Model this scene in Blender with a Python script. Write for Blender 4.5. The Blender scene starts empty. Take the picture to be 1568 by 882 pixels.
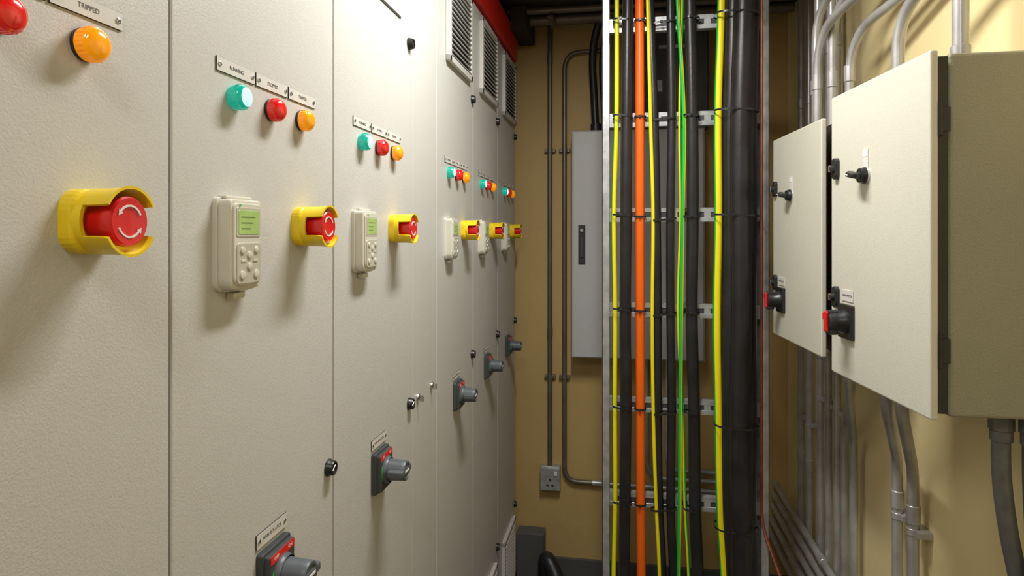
import bpy, bmesh, math, random
from mathutils import Vector, Matrix
random.seed(3)
H=1.6   # eye height
sc=bpy.context.scene
sc.view_settings.view_transform='Standard'

# ---------------------------------------------------------------- materials
def mat(name,col,rough=.5,metal=0,bump=0,bscale=200,var=0,vscale=3,emit=None,es=0,trans=0,coat=0,vcol=None,bdist=.002):
    m=bpy.data.materials.new(name); m.use_nodes=True
    nt=m.node_tree; b=nt.nodes['Principled BSDF']
    b.inputs['Base Color'].default_value=(*col,1)
    b.inputs['Roughness'].default_value=rough
    b.inputs['Metallic'].default_value=metal
    if coat: b.inputs['Coat Weight'].default_value=coat; b.inputs['Coat Roughness'].default_value=.08
    if trans: b.inputs['Transmission Weight'].default_value=trans
    if emit:
        b.inputs['Emission Color'].default_value=(*emit,1); b.inputs['Emission Strength'].default_value=es
    tc=nt.nodes.new('ShaderNodeTexCoord')
    if var or vcol:
        n=nt.nodes.new('ShaderNodeTexNoise'); n.inputs['Scale'].default_value=vscale; n.inputs['Detail'].default_value=6
        nt.links.new(tc.outputs['Object'],n.inputs['Vector'])
        r=nt.nodes.new('ShaderNodeValToRGB')
        lo=vcol if vcol else tuple(c*(1-var) for c in col)
        hi=col if vcol else tuple(min(1,c*(1+var)) for c in col)
        r.color_ramp.elements[0].position=.3; r.color_ramp.elements[1].position=.7
        r.color_ramp.elements[0].color=(*lo,1); r.color_ramp.elements[1].color=(*hi,1)
        nt.links.new(n.outputs['Fac'],r.inputs['Fac']); nt.links.new(r.outputs['Color'],b.inputs['Base Color'])
    if bump:
        n=nt.nodes.new('ShaderNodeTexNoise'); n.inputs['Scale'].default_value=bscale; n.inputs['Detail'].default_value=3
        nt.links.new(tc.outputs['Object'],n.inputs['Vector'])
        bp=nt.nodes.new('ShaderNodeBump'); bp.inputs['Strength'].default_value=bump; bp.inputs['Distance'].default_value=bdist
        nt.links.new(n.outputs['Fac'],bp.inputs['Height']); nt.links.new(bp.outputs['Normal'],b.inputs['Normal'])
    return m
CAB=mat('cabinet_paint',(.57,.56,.535),.42,bump=.22,bscale=420,var=.03,vscale=1.5)
CABD=mat('cabinet_gap',(.10,.095,.085),.7)
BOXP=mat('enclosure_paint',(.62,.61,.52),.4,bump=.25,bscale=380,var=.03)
BOXSHADE=mat('enclosure_paint_shaded',(.29,.285,.21),.45,bump=.6,bscale=280,var=.06)  # same enclosure paint, darkened: shade on the unlit sides put into the colour
GREY=mat('grey_panel_paint',(.55,.55,.56),.4,bump=.2,bscale=250,var=.03)
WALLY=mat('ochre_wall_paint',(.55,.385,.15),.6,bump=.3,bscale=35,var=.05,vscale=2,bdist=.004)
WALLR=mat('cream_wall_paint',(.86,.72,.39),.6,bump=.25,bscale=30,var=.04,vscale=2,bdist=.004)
DARK=mat('dark_ceiling_paint',(.035,.03,.028),.8,bump=.3,bscale=30,var=.2)
FLOOR=mat('grey_floor_paint',(.13,.13,.125),.5,bump=.3,bscale=60,var=.2)
SKIRT=mat('grey_skirting_paint',(.10,.10,.10),.6,bump=.3,bscale=60,var=.15)
YEL=mat('yellow_plastic',(.86,.62,.01),.38,bump=.05,bscale=300,var=.03)
RED=mat('red_plastic',(.72,.008,.012),.28,coat=.3,var=.04,vscale=20)
REDB=mat('red_fascia_paint',(.72,.02,.012),.4,var=.05)
ORA=mat('amber_lens',(.95,.36,.005),.18,coat=.8,emit=(1,.33,0),es=.32,var=.05,vscale=40)
REDL=mat('red_lens',(.78,.012,.012),.18,coat=.8,emit=(1,.02,.01),es=.10,var=.05,vscale=40)
GRN=mat('green_lens',(.005,.30,.22),.18,coat=.8,emit=(.0,.46,.33),es=.50,var=.05,vscale=40)
GRNC=mat('green_lens_lit',(.2,.7,.6),.2,coat=.6,emit=(.55,1,.86),es=1.1,var=.05,vscale=40)
WHT=mat('white_plastic',(.80,.80,.77),.5,var=.03,vscale=20)
PLT=mat('engraved_plate',(.66,.65,.62),.4,var=.04,vscale=30)
INK=mat('ink',(.03,.03,.03),.6,var=.1)
INKL=mat('faded_ink',(.12,.12,.12),.6,var=.1)
BLK=mat('black_plastic',(.018,.018,.02),.32,var=.2,vscale=40)
GAL=mat('galvanised_steel',(.46,.47,.48),.42,metal=.5,var=.25,vscale=25,bump=.15,bscale=90)
CON=mat('conduit_steel',(.48,.48,.48),.32,metal=.45,var=.2,vscale=14,bump=.1,bscale=90)
CONP=mat('painted_conduit',(.17,.145,.115),.4,metal=.4,var=.2,vscale=10)
CHR=mat('screw_steel',(.6,.6,.6),.25,metal=1,var=.1,vscale=60)
CBK=mat('black_cable_sheath',(.016,.015,.018),.38,bump=.25,bscale=60,var=.4,vscale=12)
COR=mat('orange_cable_sheath',(.92,.14,.005),.38,var=.05,vscale=10)
CYE=mat('yellow_cable_sheath',(.92,.80,.01),.4,var=.04,vscale=10)
CGR=mat('green_cable_sheath',(.02,.50,.05),.4,var=.08,vscale=10)
COP=mat('copper_tape',(.17,.045,.025),.5,metal=.4,var=.3,vscale=18)
KEY=mat('keypad_plastic',(.68,.66,.58),.22,coat=.6,var=.04,vscale=20)
KEYD=mat('keypad_buttons',(.53,.51,.43),.3,coat=.4,var=.05,vscale=20)
SCR=mat('lcd_screen',(.34,.48,.17),.2,coat=.5,emit=(.35,.60,.12),es=.20,var=.15,vscale=60)
SGR=mat('switch_grey',(.055,.06,.066),.42,var=.1,vscale=30)
SGH=mat('switch_handle_grey',(.095,.11,.125),.4,var=.06,vscale=30)
LGN=mat('green_mark',(.05,.45,.10),.5,var=.05)
TUBE=mat('lamp_diffuser',(.9,.9,.9),.4,emit=(1,.95,.85),es=3,var=.01)

# ---------------------------------------------------------------- mesh builder
class MB:
    def __init__(s): s.bm=bmesh.new(); s.mats=[]
    def mi(s,m):
        if m not in s.mats: s.mats.append(m)
        return s.mats.index(m)
    def merge(s,t,m,M=None,smooth=False):
        i=s.mi(m)
        for f in t.faces: f.material_index=i; f.smooth=smooth
        if M is not None: bmesh.ops.transform(t,matrix=M,verts=t.verts)
        me=bpy.data.meshes.new('tmp'); t.to_mesh(me); t.free()
        s.bm.from_mesh(me); bpy.data.meshes.remove(me)
    def box(s,lo,hi,m,bev=0,seg=2,M=None):
        t=bmesh.new(); bmesh.ops.create_cube(t,size=1)
        lo=Vector(lo);hi=Vector(hi);c=(lo+hi)/2;d=hi-lo
        for v in t.verts: v.co=Vector((v.co.x*d.x,v.co.y*d.y,v.co.z*d.z))+c
        if bev: bmesh.ops.bevel(t,geom=list(t.edges),offset=bev,segments=seg,affect='EDGES',profile=.5)
        s.merge(t,m,M,smooth=False)
    def lathe(s,prof,m,origin=(0,0,0),axis=(1,0,0),seg=32,smooth=True,M=None):
        t=bmesh.new(); rings=[]
        for a,r in prof:
            if r<1e-6: rings.append([t.verts.new((0,0,a))])
            else: rings.append([t.verts.new((r*math.cos(2*math.pi*k/seg),r*math.sin(2*math.pi*k/seg),a)) for k in range(seg)])
        for A,B in zip(rings,rings[1:]):
            for k in range(seg):
                k2=(k+1)%seg
                if len(A)==1 and len(B)==1: continue
                if len(A)==1: t.faces.new((A[0],B[k2],B[k]))
                elif len(B)==1: t.faces.new((A[k],A[k2],B[0]))
                else: t.faces.new((A[k],A[k2],B[k2],B[k]))
        bmesh.ops.recalc_face_normals(t,faces=t.faces)
        q=Vector((0,0,1)).rotation_difference(Vector(axis)).to_matrix().to_4x4()
        MM=Matrix.Translation(origin)@q
        if M is not None: MM=M@MM
        s.merge(t,m,MM,smooth)
    def cyl(s,p0,p1,r,m,seg=20,r2=None,ch=0,M=None):
        p0=Vector(p0);p1=Vector(p1);L=(p1-p0).length; r2=r if r2 is None else r2
        pr=[(0,0),(0,r-ch),(ch,r),(L-ch,r2),(L,r2-ch),(L,0)] if ch else [(0,0),(0,r),(L,r2),(L,0)]
        s.lathe(pr,m,p0,(p1-p0).normalized(),seg,smooth=False if ch==0 and seg<9 else True,M=M)
    def prism(s,outline,x0,x1,m,bev=0,M=None,seg=3):
        t=bmesh.new(); vs=[t.verts.new((x0,y,z)) for y,z in outline]
        f=t.faces.new(vs); r=bmesh.ops.extrude_face_region(t,geom=[f])
        nv=[e for e in r['geom'] if isinstance(e,bmesh.types.BMVert)]
        for v in nv: v.co.x=x1
        bmesh.ops.recalc_face_normals(t,faces=t.faces)
        if bev:
            ed=[e for e in t.edges if all(abs(v.co.x-x1)<1e-7 for v in e.verts)]
            bmesh.ops.bevel(t,geom=ed,offset=bev,segments=seg,affect='EDGES',profile=.5)
        s.merge(t,m,M,False)
    def arcplate(s,r0,r1,a0,a1,x0,x1,m,n=14,flare=0,cy=0,cz=0,sy=1,M=None):
        t=bmesh.new(); R=[]
        xs=[x0,(x0+x1)/2,x1-(x1-x0)*.12,x1]; fl=[0,0,flare*.3,flare]
        for j in range(n+1):
            a=a0+(a1-a0)*j/n; row=[]
            for X,F in zip(xs,fl):
                row.append((t.verts.new((X,cy+sy*(r0+F)*math.cos(a),cz+(r0+F)*math.sin(a))),t.verts.new((X,cy+sy*(r1+F)*math.cos(a),cz+(r1+F)*math.sin(a)))))
            R.append(row)
        K=len(xs)
        for j in range(n):
            for k in range(K-1):
                t.faces.new((R[j][k][0],R[j+1][k][0],R[j+1][k+1][0],R[j][k+1][0]))
                t.faces.new((R[j][k][1],R[j+1][k][1],R[j+1][k+1][1],R[j][k+1][1]))
            for k in (0,K-1):
                t.faces.new((R[j][k][0],R[j+1][k][0],R[j+1][k][1],R[j][k][1]))
        for j in (0,n):
            for k in range(K-1):
                t.faces.new((R[j][k][0],R[j][k+1][0],R[j][k+1][1],R[j][k][1]))
        bmesh.ops.recalc_face_normals(t,faces=t.faces)
        s.merge(t,m,M,True)
    def sweep(s,pts,r,m,seg=16,m2=None,frac=.3,rot=0,cap=True):
        P=[Vector(p) for p in pts]; n=len(P)
        T=[]
        for i in range(n):
            d=(P[min(i+1,n-1)]-P[max(i-1,0)]); T.append(d.normalized())
        up=Vector((0,1,0)) if abs(T[0].y)<.9 else Vector((0,0,1))
        u=(up-T[0]*up.dot(T[0])).normalized()
        t=bmesh.new(); rings=[]
        for i in range(n):
            u=(u-T[i]*u.dot(T[i])).normalized(); v=T[i].cross(u)
            rings.append([t.verts.new(P[i]+r*(math.cos(2*math.pi*k/seg)*u+math.sin(2*math.pi*k/seg)*v)) for k in range(seg)])
        i1=s.mi(m); i2=s.mi(m2) if m2 else i1
        for i,(A,B) in enumerate(zip(rings,rings[1:])):
            for k in range(seg):
                f=t.faces.new((A[k],A[(k+1)%seg],B[(k+1)%seg],B[k])); f.smooth=True
                if m2:
                    mid=(A[k].co+A[(k+1)%seg].co)/2-P[i]
                    a=math.degrees(math.atan2(-mid.y,mid.x))%360
                    f.material_index=i2 if (a-rot)%360<frac*360 else i1
                else: f.material_index=i1
        if cap:
            for R in (rings[0],rings[-1]): f=t.faces.new(R); f.material_index=i1
        bmesh.ops.recalc_face_normals(t,faces=t.faces)
        me=bpy.data.meshes.new('tmp'); t.to_mesh(me); t.free(); s.bm.from_mesh(me); bpy.data.meshes.remove(me)
    def text(s,txt,size,m,pos,M=None,align='CENTER',rot=None):
        c=bpy.data.curves.new('t','FONT'); c.body=txt; c.size=size; c.align_x=align; c.align_y='CENTER'; c.extrude=.0001
        o=bpy.data.objects.new('t',c); sc.collection.objects.link(o)
        me=bpy.data.meshes.new_from_object(o)
        R=Matrix(((0,0,1,0),(1,0,0,0),(0,1,0,0),(0,0,0,1)))
        MM=Matrix.Translation(pos)@R
        if M is not None: MM=M@MM
        me.transform(MM)
        i=s.mi(m); n0=len(s.bm.faces)
        s.bm.from_mesh(me); s.bm.faces.ensure_lookup_table()
        for f in s.bm.faces[n0:]: f.material_index=i
        bpy.data.objects.remove(o); bpy.data.curves.remove(c); bpy.data.meshes.remove(me)
    def mesh(s,name):
        for e in s.bm.edges:
            if len(e.link_faces)==2 and e.calc_face_angle(0)>math.radians(38): e.smooth=False
        me=bpy.data.meshes.new(name); s.bm.to_mesh(me); s.bm.free()
        for m in s.mats: me.materials.append(m)
        return me
def put(name,me,loc=(0,0,0),rotz=0,parent=None):
    o=bpy.data.objects.new(name,me); sc.collection.objects.link(o)
    o.location=loc; o.rotation_euler=(0,0,rotz)
    if parent: o.parent=parent
    return o
def rrect(w,h,r,n=5,cy=0,cz=0):
    out=[]
    for (sy,sz,a0) in ((1,1,0),(-1,1,90),(-1,-1,180),(1,-1,270)):
        for k in range(n+1):
            a=math.radians(a0+90*k/n)
            out.append((cy+sy*(w/2-r)+r*math.cos(a),cz+sz*(h/2-r)+r*math.sin(a)))
    return out
def fillet(pts,rad,n=8):
    P=[Vector(p) for p in pts]; out=[P[0]]
    for i in range(1,len(P)-1):
        a=(P[i-1]-P[i]);b=(P[i+1]-P[i]); la,lb=a.length,b.length; a.normalize();b.normalize()
        ang=a.angle(b)
        if ang>3.1: out.append(P[i]);continue
        d=min(rad/math.tan(ang/2),la*.49,lb*.49)
        p0=P[i]+a*d;p1=P[i]+b*d
        for k in range(n+1):
            t=k/n; out.append((1-t)**2*p0+2*t*(1-t)*P[i]+t*t*p1)
    out.append(P[-1]); return out
def catmull(pts,n=8):
    P=[Vector(p) for p in pts]; P=[P[0]*2-P[1]]+P+[P[-1]*2-P[-2]]; out=[]
    for i in range(1,len(P)-2):
        for k in range(n):
            t=k/n
            out.append(.5*((2*P[i])+(P[i+1]-P[i-1])*t+(2*P[i-1]-5*P[i]+4*P[i+1]-P[i+2])*t*t+(3*P[i]-P[i-1]-3*P[i+1]+P[i+2])*t**3))
    out.append(P[-2]); return out

# ---------------------------------------------------------------- room shell
CEIL=2.56; BY=3.0; RX=.704; LX=-1.0; FY=-1.6
def slab(name,lo,hi,m):
    b=MB(); b.box(lo,hi,m); return put(name,b.mesh(name))
slab('floor',(LX-.1,FY-.1,-.1),(RX+.1,BY+.1,0),FLOOR)
slab('ceiling',(LX-.1,FY-.1,CEIL),(RX+.1,BY+.1,CEIL+.1),DARK)
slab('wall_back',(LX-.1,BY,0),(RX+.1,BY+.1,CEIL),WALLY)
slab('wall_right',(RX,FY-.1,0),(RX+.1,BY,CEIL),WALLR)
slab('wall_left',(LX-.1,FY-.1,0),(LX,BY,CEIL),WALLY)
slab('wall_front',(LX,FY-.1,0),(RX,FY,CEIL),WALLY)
slab('baseboard_back',(-.478,BY-.02,0),(RX,BY,.115),SKIRT)
slab('baseboard_right',(RX-.02,FY,0),(RX,BY-.02,.115),SKIRT)
b=MB(); b.box((-.478,2.90,0),(-.352,BY-.021,.255),SKIRT,.004); put('concrete_kicker',b.mesh('kicker'))

# ---------------------------------------------------------------- cabinets
FX=-.48
units=[(-.57,.4,0),(-.17,.4,0),(.23,.4,0),(.63,.4,0),(1.03,.41,0),(1.44,.20,1),(1.64,.42,2),(2.06,.42,2),(2.48,.405,2)]
TOP=H+.765
for (y0,w,k) in units:
    b=MB()
    b.box((-.98,y0+.0006,.0),(FX-.022,y0+w-.0006,TOP),CABD)
    g=.0018
    b.box((FX-.021,y0+g,.10),(FX,y0+w-g,TOP-.012),CAB,.0022,3)
    b.box((FX-.03,y0+.0006,.0),(FX-.006,y0+w-.0006,.095),SKIRT,.001)
    put('electrical_cabinet',b.mesh('electrical_cabinet'),(0,0,0))
b=MB()
b.box((-.98,-.57,TOP+.001),(FX+.012,2.885,TOP+.125),REDB,.004)
put('red_cabinet_fascia',b.mesh('fascia'))

# components
def m_estop():
    b=MB()
    b.prism(rrect(.060,.058,.019,6),0,.014,YEL,.004)
    b.arcplate(.0272,.0298,math.radians(28),math.radians(152),.008,.047,YEL,n=20,flare=.002)
    b.arcplate(.0272,.0298,math.radians(208),math.radians(332),.008,.047,YEL,n=20,flare=.002)
    b.arcplate(.0262,.0298,math.radians(150),math.radians(210),.006,.021,YEL,n=12)
    b.arcplate(.0262,.0298,math.radians(-30),math.radians(30),.006,.019,YEL,n=12)
    b.lathe([(.012,.0265),(.015,.0250),(.015,.018)],YEL)
    b.lathe([(.012,.0190),(.020,.0196),(.030,.0208),(.033,.0218),(.040,.0228),(.0435,.0227),(.0452,.0210),(.045,.0185),(.0442,.012),(.044,0)],RED,seg=40)
    for k in range(2):
        a0=math.radians(25+180*k)
        b.arcplate(.0132,.0150,a0,a0+math.radians(115),.0440,.0453,WHT,n=10)
        a=a0+math.radians(118); rr=.0141
        t=bmesh.new(); c=Vector((.0453,rr*math.cos(a),rr*math.sin(a))); tg=Vector((0,-math.sin(a),math.cos(a))); nr=Vector((0,math.cos(a),math.sin(a)))
        t.faces.new([t.verts.new(c-nr*.003-tg*.001),t.verts.new(c+nr*.003-tg*.001),t.verts.new(c+tg*.004)])
        b.merge(t,WHT)
    return b.mesh('emergency_stop_button')
def m_pilot(m,mc=None):
    b=MB()
    b.lathe([(0,.0150),(.003,.0155),(.004,.0155)],BLK if not mc else m)
    pr=[(.003,.0140),(.004,.0152),(.010,.0155),(.0135,.0155),(.0150,.0150),(.0160,.0140)]
    b.lathe(pr,m)
    for k in range(24):
        a=2*math.pi*k/24
        b.box((.006,-.0006,.0150),(.0135,.0006,.0160),m,M=Matrix.Rotation(a,4,'X'))
    b.lathe([(.0160,.0140),(.0175,.0132),(.0185,.0120)],m)
    b.lathe([(.0185,.0120),(.0202,.0095),(.0214,.0060),(.0219,.0025),(.0220,0)],mc or m)
    return b.mesh('pilot_light')
def m_label(txt,w=.082,h=.0175,ts=.0066):
    b=MB()
    b.box((0,-w/2,-h/2),(.0016,w/2,h/2),INK,.0004,1)
    b.box((.0010,-w/2+.0005,-h/2+.0005),(.0019,w/2-.0005,h/2-.0005),PLT)
    for sy in (-1,1):
        b.lathe([(.0015,.0032),(.0028,.0030),(.0034,.0018),(.0035,0)],CHR,(0,sy*(w/2-.006),0),seg=12)
        b.box((.0034,-.0022,-.0004),(.0037,.0022,.0004),INK,M=Matrix.Translation((0,sy*(w/2-.006),0))@Matrix.Rotation(.6*sy,4,'X'))
    b.text(txt,ts,INKL,(.0021,0,0))
    return b.mesh('name_label')
mat_l=mat('lcd_ink',(.17,.24,.10),.4,var=.1)
def m_keypad():
    b=MB()
    def outline(w,h,bulge,n=8):
        o=[]
        r=.007
        for k in range(n+1):
            a=math.radians(0+90*k/n); o.append((w/2-r+r*math.cos(a),h/2-r+r*math.sin(a)))
        for k in range(n+1):
            a=math.radians(90+90*k/n); o.append((-w/2+r+r*math.cos(a),h/2-r+r*math.sin(a)))
        for k in range(n+1):
            a=math.radians(180+55*k/n); o.append((-w/2+.016+.016*math.cos(a),-h/2+.016+.016*math.sin(a)))
        for k in range(1,n):
            t=k/n; y=-w/2+.0068+(w-.0136)*t; o.append((y,-h/2+.0029-bulge*math.sin(math.pi*t)))
        for k in range(n+1):
            a=math.radians(305+55*k/n); o.append((w/2-.016+.016*math.cos(a),-h/2+.016+.016*math.sin(a)))
        return o
    b.prism(outline(.076,.116,.003),0,.006,KEY,.001)
    b.prism(outline(.070,.112,.003),.005,.021,KEY,.003)
    b.prism(outline(.060,.102,.002),.018,.0235,KEY,.0012)
    b.prism(rrect(.052,.036,.003,4,cz=.028),.0228,.0242,KEYD,.0006)
    b.prism(rrect(.044,.029,.002,4,cz=.028),.0235,.0247,SCR,.0003)
    for k in range(3):
        b.box((.0246,-.017,.0335-k*.007),(.02490,.013-.005*k,.035-k*.007),mat_l)
    b.prism(rrect(.052,.050,.006,4,cz=-.022),.0228,.0248,KEYD,.0008)
    for (y,z,r) in ((-.015,-.006,.0045),(.015,-.006,.0045),(0,-.012,.0048),(0,-.026,.0048),(-.015,-.036,.0055),(.015,-.036,.0055)):
        b.lathe([(.0245,r),(.0262,r*.95),(.0266,r*.7),(.0267,0)],KEY,(0,y,z),seg=18)
    b.box((.0245,-.018,-.0205),(.0256,-.008,-.0175),KEY,.0004); b.box((.0245,.008,-.0205),(.0256,.018,-.0175),KEY,.0004)
    b.lathe([(.0232,.0016),(.0244,.0014),(.0246,0)],LGN,(0,-.018,.0485),seg=10)
    b.box((.0,-.028,.056),(.012,.028,.0605),KEY,.002)
    b.box((.0,-.012,-.066),(.012,.012,-.058),KEY,.002)
    return b.mesh('drive_keypad')
def m_isolator():
    b=MB()
    b.prism(rrect(.074,.080,.004,3),0,.010,SGR,.002)
    b.prism(rrect(.066,.072,.004,3),.009,.018,SGR,.002)
    b.box((.0178,-.031,.024),(.0186,.031,.035),REDB)
    b.text('OFF',.007,WHT,(.0188,-.017,.0295)); b.text('ON',.007,WHT,(.0188,.019,.0295))
    b.arcplate(.0255,.0285,math.radians(150),math.radians(215),.0178,.0187,LGN)
    b.arcplate(.0255,.0285,math.radians(-20),math.radians(30),.0178,.0187,WHT)
    b.lathe([(.017,.0265),(.020,.0265),(.022,.0245),(.026,.0235)],SGH)
    b.lathe([(.022,.0215),(.034,.0205),(.050,.0195),(.058,.0195),(.060,.018),(.060,.015),(.0585,.0145),(.0585,0)],SGH,seg=36)
    b.box((.028,-.0065,-.030),(.060,.0065,.030),SGH,.003,M=Matrix.Rotation(math.radians(90),4,'X'))
    b.box((.0586,-.002,-.012),(.0607,.002,.012),WHT,.0004,M=Matrix.Rotation(math.radians(90),4,'X'))
    return b.mesh('rotary_isolator_switch')
def m_lock():
    b=MB()
    b.lathe([(0,.0140),(.003,.0140),(.005,.0125),(.010,.0120),(.012,.0110),(.012,.0085),(.009,.0080),(.009,0)],BLK)
    b.box((.008,-.0065,-.0018),(.0118,.0065,.0018),CHR,.0006,M=Matrix.Rotation(.6,4,'X'))
    return b.mesh('cabinet_lock')
def m_smalllock():
    b=MB()
    b.lathe([(0,.008),(.004,.008),(.006,.007),(.006,0)],CHR)
    b.box((.005,-.0012,-.010),(.016,.0012,.004),CHR,.0005)
    return b.mesh('key_lock')
def m_grille(w=.27,h=.26,n=15):
    b=MB()
    b.box((0,-w/2+.01,-h/2+.01),(.003,w/2-.01,h/2-.01),INK)
    f=.018
    b.box((0,-w/2,-h/2),(.014,-w/2+f,h/2),CAB,.002);b.box((0,w/2-f,-h/2),(.014,w/2,h/2),CAB,.002)
    b.box((0,-w/2,-h/2),(.014,w/2,-h/2+f),CAB,.002);b.box((0,-w/2,h/2-f),(.014,w/2,h/2),CAB,.002)
    for k in range(n):
        z=-h/2+f+(h-2*f)*(k+.5)/n
        b.box((-.008,-w/2+f,-.0013),(.008,w/2-f,.0013),CAB,.0004,1,M=Matrix.Translation((.0085,0,z))@Matrix.Rotation(math.radians(38),4,'Y'))
    return b.mesh('vent_grille')
ME_E=m_estop(); ME_G=m_pilot(GRN,GRNC); ME_R=m_pilot(REDL); ME_O=m_pilot(ORA)
ME_L=[m_label('RUNNING'),m_label('STOPPED'),m_label('TRIPPED')]
ME_LI=m_label('MAIN ISOLATOR',.078,.020,.0065)
ME_K=m_keypad(); ME_I=m_isolator(); ME_C=m_lock(); ME_S=m_smalllock(); ME_V=m_grille()
for (y0,w,k) in units:
    if k!=1:
        yc=y0+.200
        put('pilot_light_green',ME_G,(FX,yc-.085,H+.170)); put('pilot_light_red',ME_R,(FX,yc,H+.170)); put('pilot_light_amber',ME_O,(FX,yc+.085,H+.170))
        for i in range(3): put('indicator_label',ME_L[i],(FX,yc+.004+(i-1)*.085,H+.2045))
        put('emergency_stop_button',ME_E,(FX,y0+.288,H+.011))
        put('drive_keypad',ME_K,(FX,y0+.110,H-.014))
        put('rotary_isolator_switch',ME_I,(FX,y0+.202,H-.466))
        put('isolator_label',ME_LI,(FX,y0+.203,H-.410))
        for z in (.43,-.385,-1.2): put('cabinet_lock',ME_C,(FX,y0+w-.021,H+z))
    if k==2:
        put('vent_grille',ME_V,(FX,y0+.225,H+.605)); put('vent_grille',ME_V,(FX,y0+.215,H-1.365))
    if k==1:
        put('key_lock',ME_S,(FX,y0+.150,H-.382)); put('key_lock',ME_S,(FX,y0+.040,H-.385))
b=MB(); b.box((0,-.10,-.04),(.002,.10,.04),INK,.0005); b.box((.001,-.096,-.036),(.003,.096,.036),PLT,.0004)
b.text('PUMP STARTER',.016,INK,(.0032,0,0)); put('cabinet_nameplate',b.mesh('nameplate'),(FX,1.262,H+.508))

# ---------------------------------------------------------------- right-hand enclosures
def m_body(L=.39,hh=.297,dep=.189):
    b=MB()
    b.box((.0125,0,-hh),(dep,L,hh),BOXSHADE,.006,3)
    b.box((-.0025,.004,-hh+.004),(.016,L-.006,hh-.004),BLK,.001)
    for z in (.19,-.19):
        b.cyl((-.001,-.001,z-.028),(-.001,-.001,z+.028),.0042,BLK,12,ch=.0006)
        b.box((-.001,.0,z-.02),(.016,.010,z+.02),BLK,.001)
    return b.mesh('enclosure_body')
def m_door(L=.386,hh=.302):
    b=MB()
    b.box((-.013,-L,-hh),(.0,0.0,hh),BOXP,.0035,3)
    s=-.222; z=.117
    b.box((0,s-.011,z+.008),(.0018,s+.011,z+.052),PLT,.0004)
    b.box((.0017,s-.009,z+.037),(.0024,s+.009,z+.049),WHT)
    b.lathe([(0,.0165),(.006,.0165),(.008,.0150),(.014,.0140),(.015,0)],BLK,(0,s,z))
    b.lathe([(.0,.0172),(.003,.0172),(.004,.016)],CHR,(0,s,z))
    M=Matrix.Translation((0,s,z))@Matrix.Rotation(math.radians(-12),4,'X')@Matrix.Rotation(math.pi,4,'X')
    b.box((.012,-.010,-.006),(.026,.030,.006),BLK,.003,M=M)
    b.box((.020,-.008,-.005),(.032,.022,.005),BLK,.003,M=M)
    b.box((.0315,.008,-.001),(.0328,.021,.001),WHT,M=M)
    for z2 in (.143,-.135):
        b.prism(rrect(.022,.046,.0105,6,cy=-.353,cz=z2),0,.010,BLK,.003)
        b.lathe([(.009,.009),(.016,.0085),(.018,.006),(.018,0)],BLK,(0,-.353,z2))
        b.box((.016,-.356,z2-.007),(.0195,-.350,z2+.007),CHR,.0008)
    s=-.303; z=-.182
    b.prism(rrect(.064,.072,.004,3,cy=s,cz=z),0,.008,BLK,.002)
    b.lathe([(.007,.026),(.014,.025),(.020,.021),(.040,.019),(.042,.017),(.042,0)],BLK,(0,s,z))
    b.box((.022,s-.008,z-.028),(.044,s+.008,z+.024),BLK,.004)
    b.box((.030,s-.018,z+.002),(.046,s-.006,z+.018),RED,.003)
    b.box((.041,s-.007,z-.022),(.048,s+.007,z+.022),RED,.003)
    b.box((0,s-.026,z+.042),(.0016,s+.026,z+.066),PLT,.0004)
    b.text('MAIN SWITCH',.0066,INK,(.0019,s,z+.054))
    return b.mesh('enclosure_door')
def encl(ynear,xd,yd,rot,hh,dz,name='control_enclosure'):
    e=bpy.data.objects.new(name,None); sc.collection.objects.link(e); e.location=(.511,ynear,H+dz)
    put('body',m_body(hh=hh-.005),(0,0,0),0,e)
    put('door',m_door(hh=hh),(xd-.511,yd-ynear,0),math.radians(rot),e)
encl(1.172,.494,1.167,185.8,.303,-.002)
encl(1.705,.476,1.700,184.4,.292,-.010)

# ---------------------------------------------------------------- conduits
def conduit(name,pts,r,m=CON,rad=.06,coup=(),seg=16,sad=()):
    b=MB(); P=fillet([(x,y,H+z) for x,y,z in pts],rad); b.sweep(P,r,m,seg)
    for p,d in coup:
        p=Vector((p[0],p[1],H+p[2])); d=Vector(d); b.cyl(p-d*.022,p+d*.022,r*1.22,m,16,ch=.002)
    for p,wall in sad:
        x,y,z=p; z=H+z
        b.cyl((x,y,z-.008),(x,y,z+.008),r*1.18,m,16,ch=.001)
        if wall=='x': b.box((x,y-r*2.2,z-.008),(RX-.0005,y+r*2.2,z+.008),m,.002)
        else: b.box((x-r*2.4,y,z-.008),(x+r*2.4,BY-.0005,z+.008),m,.002)
    return put(name,b.mesh(name))
R=.0115
for y in (2.66,2.55): conduit('steel_conduit',[(.672,y,.955),(.672,y,-1.30)],R,coup=[((.672,y,-.35),(0,0,1)),((.672,y,.5),(0,0,1)),((.672,y,-.85),(0,0,1))],sad=[((.672,y,.2),'x'),((.672,y,-.7),'x')])
for y in (2.41,2.32,2.23): conduit('steel_conduit',[(.672,y,.955),(.672,y,-1.59)],R,coup=[((.672,y,-.65+y*.1),(0,0,1)),((.672,y,.62),(0,0,1))],sad=[((.672,y,-.57),'x'),((.672,y,.3),'x')])
for i,z in enumerate((-1.08,-1.13,-1.18,-1.24,-1.30)):
    conduit('steel_conduit',[(.646-.004*i,2.985,z),(.646-.004*i,.6,z)],R*1.1,coup=[((.646-.004*i,2.3-.13*i,z),(0,1,0))])
for (x,y,dz,xe) in ((.530,1.93,.56,.600),(.560,1.90,.62,.640),(.585,1.84,.52,.670),(.545,2.00,.66,.665)):
    conduit('steel_conduit',[(x,y,.284),(x,y,dz),(xe,y-.42,dz+.05),(xe,-.4,dz+.06)],R,rad=.13,coup=[((x,y,.42),(0,0,1)),((xe,y-.5,dz+.052),(0,1,0))])
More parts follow.
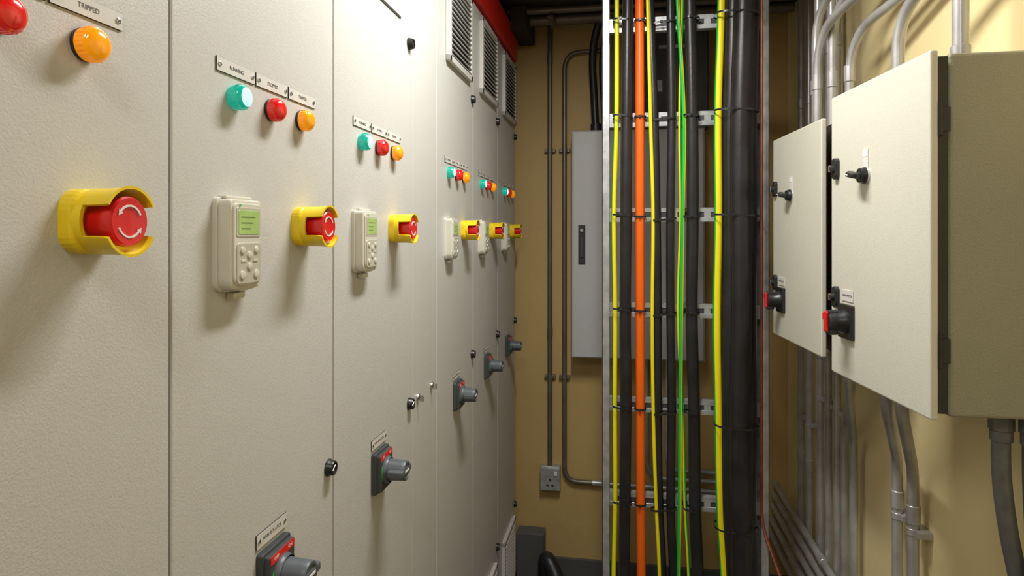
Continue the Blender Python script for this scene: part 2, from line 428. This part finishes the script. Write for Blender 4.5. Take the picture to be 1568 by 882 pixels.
conduit('steel_conduit',[(.60,2.04,.284),(.60,2.04,.955)],R)
conduit('steel_conduit',[(.57,2.065,.284),(.57,2.065,.955)],R)
conduit('steel_conduit',[(.580,1.52,.300),(.580,1.52,.47),(.63,1.16,.56),(.63,-.4,.58)],.0125,rad=.13,coup=[((.58,1.52,.33),(0,0,1))])
conduit('steel_conduit',[(.600,1.30,.296),(.600,1.30,.955)],.0135,coup=[((.60,1.30,.318),(0,0,1))])
for (x,y) in ((.56,1.78),(.60,1.86)):
    conduit('steel_conduit',[(x,y,-.298),(x,y,-.36),(.672,y+.30,-.62),(.672,y+.30,-1.59)],R,rad=.10)
conduit('steel_conduit',[(.560,1.53,-.299),(.560,1.53,-.37),(.672,1.765,-.56),(.672,1.765,-1.59)],.0125,rad=.11,sad=[((.672,1.765,-.70),'x')],coup=[((.672,1.765,-.66),(0,0,1))])
conduit('steel_conduit',[(.570,1.475,-.299),(.570,1.475,-.37),(.672,1.675,-.56),(.672,1.675,-1.59)],.0125,rad=.11,sad=[((.672,1.675,-.70),'x')],coup=[((.672,1.675,-.66),(0,0,1))])
FLX=mat('flexible_conduit_grey',(.14,.145,.145),.42,bump=.6,bscale=90,var=.2,vscale=30)
def flex(pts,r):
    b=MB(); P=catmull([(x,y,H+z) for x,y,z in pts],10); b.sweep(P,r,FLX,16)
    b.cyl(P[0],P[0]-Vector((0,0,.03)),r*1.35,FLX,6); b.cyl(P[0]-Vector((0,0,.03)),P[0]-Vector((0,0,.05)),r*1.2,FLX,16,ch=.002)
    put('flexible_conduit',b.mesh('flexible_conduit'))
flex([(.628,1.225,-.300),(.628,1.225,-.40),(.640,1.228,-.50),(.664,1.235,-.62),(.682,1.235,-.80),(.684,1.235,-1.59)],.0140)
flex([(.664,1.205,-.300),(.664,1.205,-.40),(.670,1.205,-.55),(.672,1.195,-.75),(.672,1.18,-1.59)],.0140)

r=.0105
conduit('painted_conduit',[(-.333,2.978,.955),(-.333,2.978,-1.06)],r,CONP,sad=[((-.333,2.978,.38),'y'),((-.333,2.978,-.655),'y')],coup=[((-.333,2.978,-.45),(0,0,1)),((-.333,2.978,.8),(0,0,1))])
conduit('painted_conduit',[(-.10,2.978,.827),(-.266,2.978,.827),(-.266,2.978,-1.128),(-.13,2.978,-1.128)],r,CONP,rad=.09,sad=[((-.266,2.978,.38),'y'),((-.266,2.978,-.655),'y')])
conduit('steel_conduit',[(-.14,2.978,-1.128),(.50,2.978,-1.135)],r,CON,coup=[((-.12,2.978,-1.128),(1,0,0)),((.1,2.978,-1.13),(1,0,0))])
conduit('steel_conduit',[(.19,2.978,-.55),(.19,2.978,-1.05),(.50,2.978,-1.05)],r,CON,rad=.07)
conduit('steel_conduit',[(.10,2.978,-.55),(.10,2.978,-1.09),(.50,2.978,-1.09)],r,CON,rad=.09)

# UK wall socket
b=MB()
b.box((-.045,2.962,H-1.172),(.045,2.999,H-1.060),GAL,.003,M=Matrix.Translation((-.33,0,0)))
b.box((-.045,2.954,H-1.168),(.045,2.963,H-1.064),GAL,.003,M=Matrix.Translation((-.33,0,0)))
for lo,hi in (((-.0045,0),(.0045,.012)),((-.017,-.022),(-.006,-.015)),((.006,-.022),(.017,-.015))):
    b.box((-.33+lo[0],2.9528,H-1.125+lo[1]),(-.33+hi[0],2.9545,H-1.125+hi[1]),INK)
b.box((-.312,2.950,H-1.098),(-.298,2.955,H-1.080),WHT,.001)
for sx in (-1,1): b.cyl((-.33+sx*.035,2.9545,H-1.115),(-.33+sx*.035,2.952,H-1.115),.0035,CHR,10)
put('wall_socket',b.mesh('wall_socket'))

# grey panel on back wall
b=MB()
b.box((-.225,2.875,H-.545),(.34,2.999,H+.453),GREY,.004)
b.box((-.219,2.860,H-.539),(.334,2.8745,H+.447),GREY,.004,3)
b.prism([(-.015,-.085),(.015,-.085),(.015,.085),(-.015,.085)],0,.008,INK,.003,M=Matrix.Translation((-.180,2.860,H-.047))@Matrix.Rotation(-math.pi/2,4,'Z'))
b.prism(rrect(.012,.085,.005,4),.007,.015,SGR,.002,M=Matrix.Translation((-.180,2.860,H-.06))@Matrix.Rotation(-math.pi/2,4,'Z'))
b.cyl((-.180,2.853,H+.015),(-.180,2.846,H+.015),.007,CHR,14)
put('grey_distribution_panel',b.mesh('panel'))
b=MB()
b.box((.02,2.90,H+.456),(.36,2.999,H+.955),SGR,.003); b.box((.026,2.893,H+.47),(.354,2.9005,H+.955),SGR,.002)
b.box((.125,2.891,H+.615),(.165,2.8935,H+.665),GAL,.001); b.box((.15,2.889,H+.80),(.30,2.8935,H+.815),GAL,.001)
put('cable_trunking',b.mesh('trunking'))
b=MB(); P=catmull([(-.06,2.80,H+.955),(-.11,2.85,H+.90),(-.135,2.90,H+.78),(-.130,2.93,H+.62),(-.122,2.93,H+.456)],8); b.sweep(P,.017,CBK,14)
P=catmull([(-.02,2.80,H+.955),(-.07,2.84,H+.90),(-.095,2.90,H+.76),(-.090,2.93,H+.60),(-.086,2.93,H+.456)],8); b.sweep(P,.012,CBK,14)
b.cyl((-.122,2.93,H+.454),(-.122,2.93,H+.49),.024,BLK,18,ch=.003)
put('panel_feed_cable',b.mesh('feed'))
b=MB()
b.box((-.47,2.70,H+.86),(-.40,2.96,H+.955),DARK,.003)
b.cyl((-.48,2.80,H+.92),(.68,2.80,H+.92),.022,CONP,16); b.cyl((-.48,2.72,H+.935),(.68,2.72,H+.935),.014,CONP,14)
for x in (-.3,-.05,.2,.5): b.box((x-.012,2.69,H+.895),(x+.012,2.83,H+.905),CONP,.001); b.cyl((x,2.76,H+.90),(x,2.76,H+.959),.004,CONP,8)
put('ceiling_pipework',b.mesh('ceiling_pipework'))
b=MB(); P=catmull([(-.335,2.86,.03),(-.338,2.85,.13),(-.325,2.80,.195),(-.285,2.76,.15),(-.25,2.70,.06),(-.20,2.60,.035),(-.10,2.50,.035)],10); b.sweep(P,.034,CBK,18)
put('black_floor_hose',b.mesh('hose'))

# ---------------------------------------------------------------- cable ladder
b=MB(); LY=2.20
xl=-.058; xr=.441
for x,s in ((xl,1),(xr,-1)):
    b.box((x-.012,LY-.035,0.0),(x+.012,LY-.031,CEIL),GAL,.001,1)
    b.box((x-.002-.010*s,LY-.035,0.0),(x+.002-.010*s,LY+.045,CEIL),GAL,.001,1)
    b.box((x-.012,LY+.042,0.0),(x+.012,LY+.046,CEIL),GAL,.001,1)
z=H+.062+3*.312
rz=[]
while z>0.05: rz.append(z); z-=.312
for z in rz:
    y0,y1=LY-.018,LY+.006
    b.box((xl,y0+.002,z-.021),(xr,y1,z+.021),SGR)
    b.box((xl,y0,z+.008),(xr,y0+.003,z+.021),GAL,.0008,1); b.box((xl,y0,z-.021),(xr,y0+.003,z-.008),GAL,.0008,1)
    x=xl+.002
    while x<xr-.01:
        b.box((x,y0+.0003,z-.009),(min(x+.020,xr),y0+.003,z+.009),GAL)
        x+=.052
    b.box((xl,y0,z+.019),(xr,y1+.002,z+.0225),GAL); b.box((xl,y0,z-.0225),(xr,y1+.002,z-.019),GAL)
put('cable_ladder',b.mesh('cable_ladder'))

CY=LY-.019
ZS=[.955,.75,.374,.062,-.256,-.56,-.87,-1.10,-1.40,-1.595]
def cable(name,xs,r,m,m2=None,front=0,frac=.3,rot=0,wob=.002,seg=16):
    pts=[]
    for z,x in zip(ZS,xs): pts.append((x+random.uniform(-wob,wob),CY-r-front+random.uniform(-wob,0)*.8,H+z))
    b=MB(); b.sweep(catmull(pts,7),r,m,seg,m2,frac,rot); put(name,b.mesh(name))
cable('earth_cable',[-.022,-.022,-.024,-.030,-.027,-.031,-.029,-.033,-.034,-.034],.0080,CYE,CGR,0,.5,rot=135)
cable('power_cable',[.014,.012,.010,.006,.004,.006,.004,.002,.004,.004],.0185,CBK)
cable('orange_cable',[.050,.051,.052,.052,.0525,.053,.054,.056,.056,.056],.0145,COR,wob=.0008)
cable('earth_cable',[.070,.075,.086,.092,.0925,.094,.104,.112,.112,.112],.0058,CYE,CGR,.020,.35,rot=150)
cable('power_cable',[.078,.084,.098,.104,.109,.108,.114,.124,.128,.128],.0140,CBK)
cable('power_cable',[.150,.149,.151,.149,.150,.151,.149,.158,.162,.162],.0135,CBK)
cable('green_earth_cable',[.166,.170,.190,.190,.182,.181,.177,.175,.174,.174],.0064,CGR,CYE,.012,.25,rot=-30,wob=.003)
cable('green_earth_cable',[.190,.187,.180,.180,.176,.186,.196,.205,.21,.21],.0052,CGR,CYE,.000,.35,rot=90,wob=.003)
cable('power_cable',[.209,.211,.216,.217,.216,.221,.224,.236,.244,.244],.0190,CBK)
cable('earth_cable',[.303,.303,.296,.294,.291,.293,.300,.313,.318,.318],.0122,CYE,CGR,.020,.5,rot=145)
cable('power_cable',[.342,.342,.334,.335,.332,.334,.336,.344,.348,.348],.029,CBK,seg=24,wob=.003)
cable('power_cable',[.392,.392,.385,.384,.382,.381,.378,.384,.386,.386],.029,CBK,seg=24,wob=.003)
cable('power_cable',[.370,.368,.361,.361,.359,.358,.358,.364,.366,.366],.031,CBK,front=.026,seg=28,wob=.003)
b=MB()
def tie(x0,x1,d,z,tilt=0):
    c=(x0+x1)/2; w=(x1-x0)/2
    ol=rrect(2*w,d,min(w,d/2)*.9,6)
    pts=[Vector((c+p[0],CY-d/2+p[1],H+z+tilt*p[0])) for p in ol]
    t=bmesh.new(); A=[];B=[]
    for p in pts: A.append(t.verts.new(p+Vector((0,0,-.003))));B.append(t.verts.new(p+Vector((0,0,.003))))
    n=len(A)
    for k in range(n): t.faces.new((A[k],A[(k+1)%n],B[(k+1)%n],B[k]))
    bmesh.ops.recalc_face_normals(t,faces=t.faces)
    b.merge(t,BLK,None,True)
    b.box((c-w*.3,CY-d-.006,H+z-.004+tilt*-w*.3),(c-w*.3+.008,CY-d+.001,H+z+.004+tilt*-w*.3),BLK,.001)
for z in (.686,.374,.050,-.256,-.575,-.885):
    tie(-.036,.027,.040,z+.010,-.1); tie(.034,.072,.033,z+.006); tie(.086,.168,.034,z-.004,.1); tie(.188,.240,.042,z+.004,-.1)
for z in (.686,.384,.058,-.60,-.92): tie(.280,.415,.090,z,-.04)
put('cable_tie_set',b.mesh('ties'))
b=MB(); P=fillet([(.421,2.12,H+.955),(.420,2.12,H-.90),(.455,1.97,H-1.02),(.55,1.6,H-1.30)],.12)
b.sweep(P,.005,COP,8); put('copper_earth_tape',b.mesh('copper'))

# ---------------------------------------------------------------- luminaires
def lum(x,y,L,P,name='fluorescent_batten'):
    b=MB(); b.box((x-.045,y-L/2,CEIL-.045),(x+.045,y+L/2,CEIL-.001),WHT,.004)
    b.box((x-.035,y-L/2+.01,CEIL-.062),(x+.035,y+L/2-.01,CEIL-.046),TUBE,.004)
    put(name,b.mesh(name))
    l=bpy.data.lights.new('fluorescent_light','AREA'); l.shape='RECTANGLE'; l.size=.10; l.size_y=L; l.energy=P; l.color=(1,.98,.93)
    o=bpy.data.objects.new('fluorescent_light',l); sc.collection.objects.link(o); o.location=(x,y,CEIL-.068)
lum(-.04,1.30,.6,21)
lum(-.15,-.45,.6,9)
w=bpy.data.worlds.new('World'); sc.world=w; w.use_nodes=True
w.node_tree.nodes['Background'].inputs[0].default_value=(.5,.5,.5,1); w.node_tree.nodes['Background'].inputs[1].default_value=.1

# ---------------------------------------------------------------- camera
cam=bpy.data.cameras.new('camera'); co=bpy.data.objects.new('camera',cam); sc.collection.objects.link(co)
cam.sensor_width=36; cam.lens=36*1000/1568; cam.shift_y=-83/1568; cam.clip_start=.01
co.location=(0,0,H); co.rotation_euler=(math.pi/2,0,math.atan(.171))
sc.camera=co
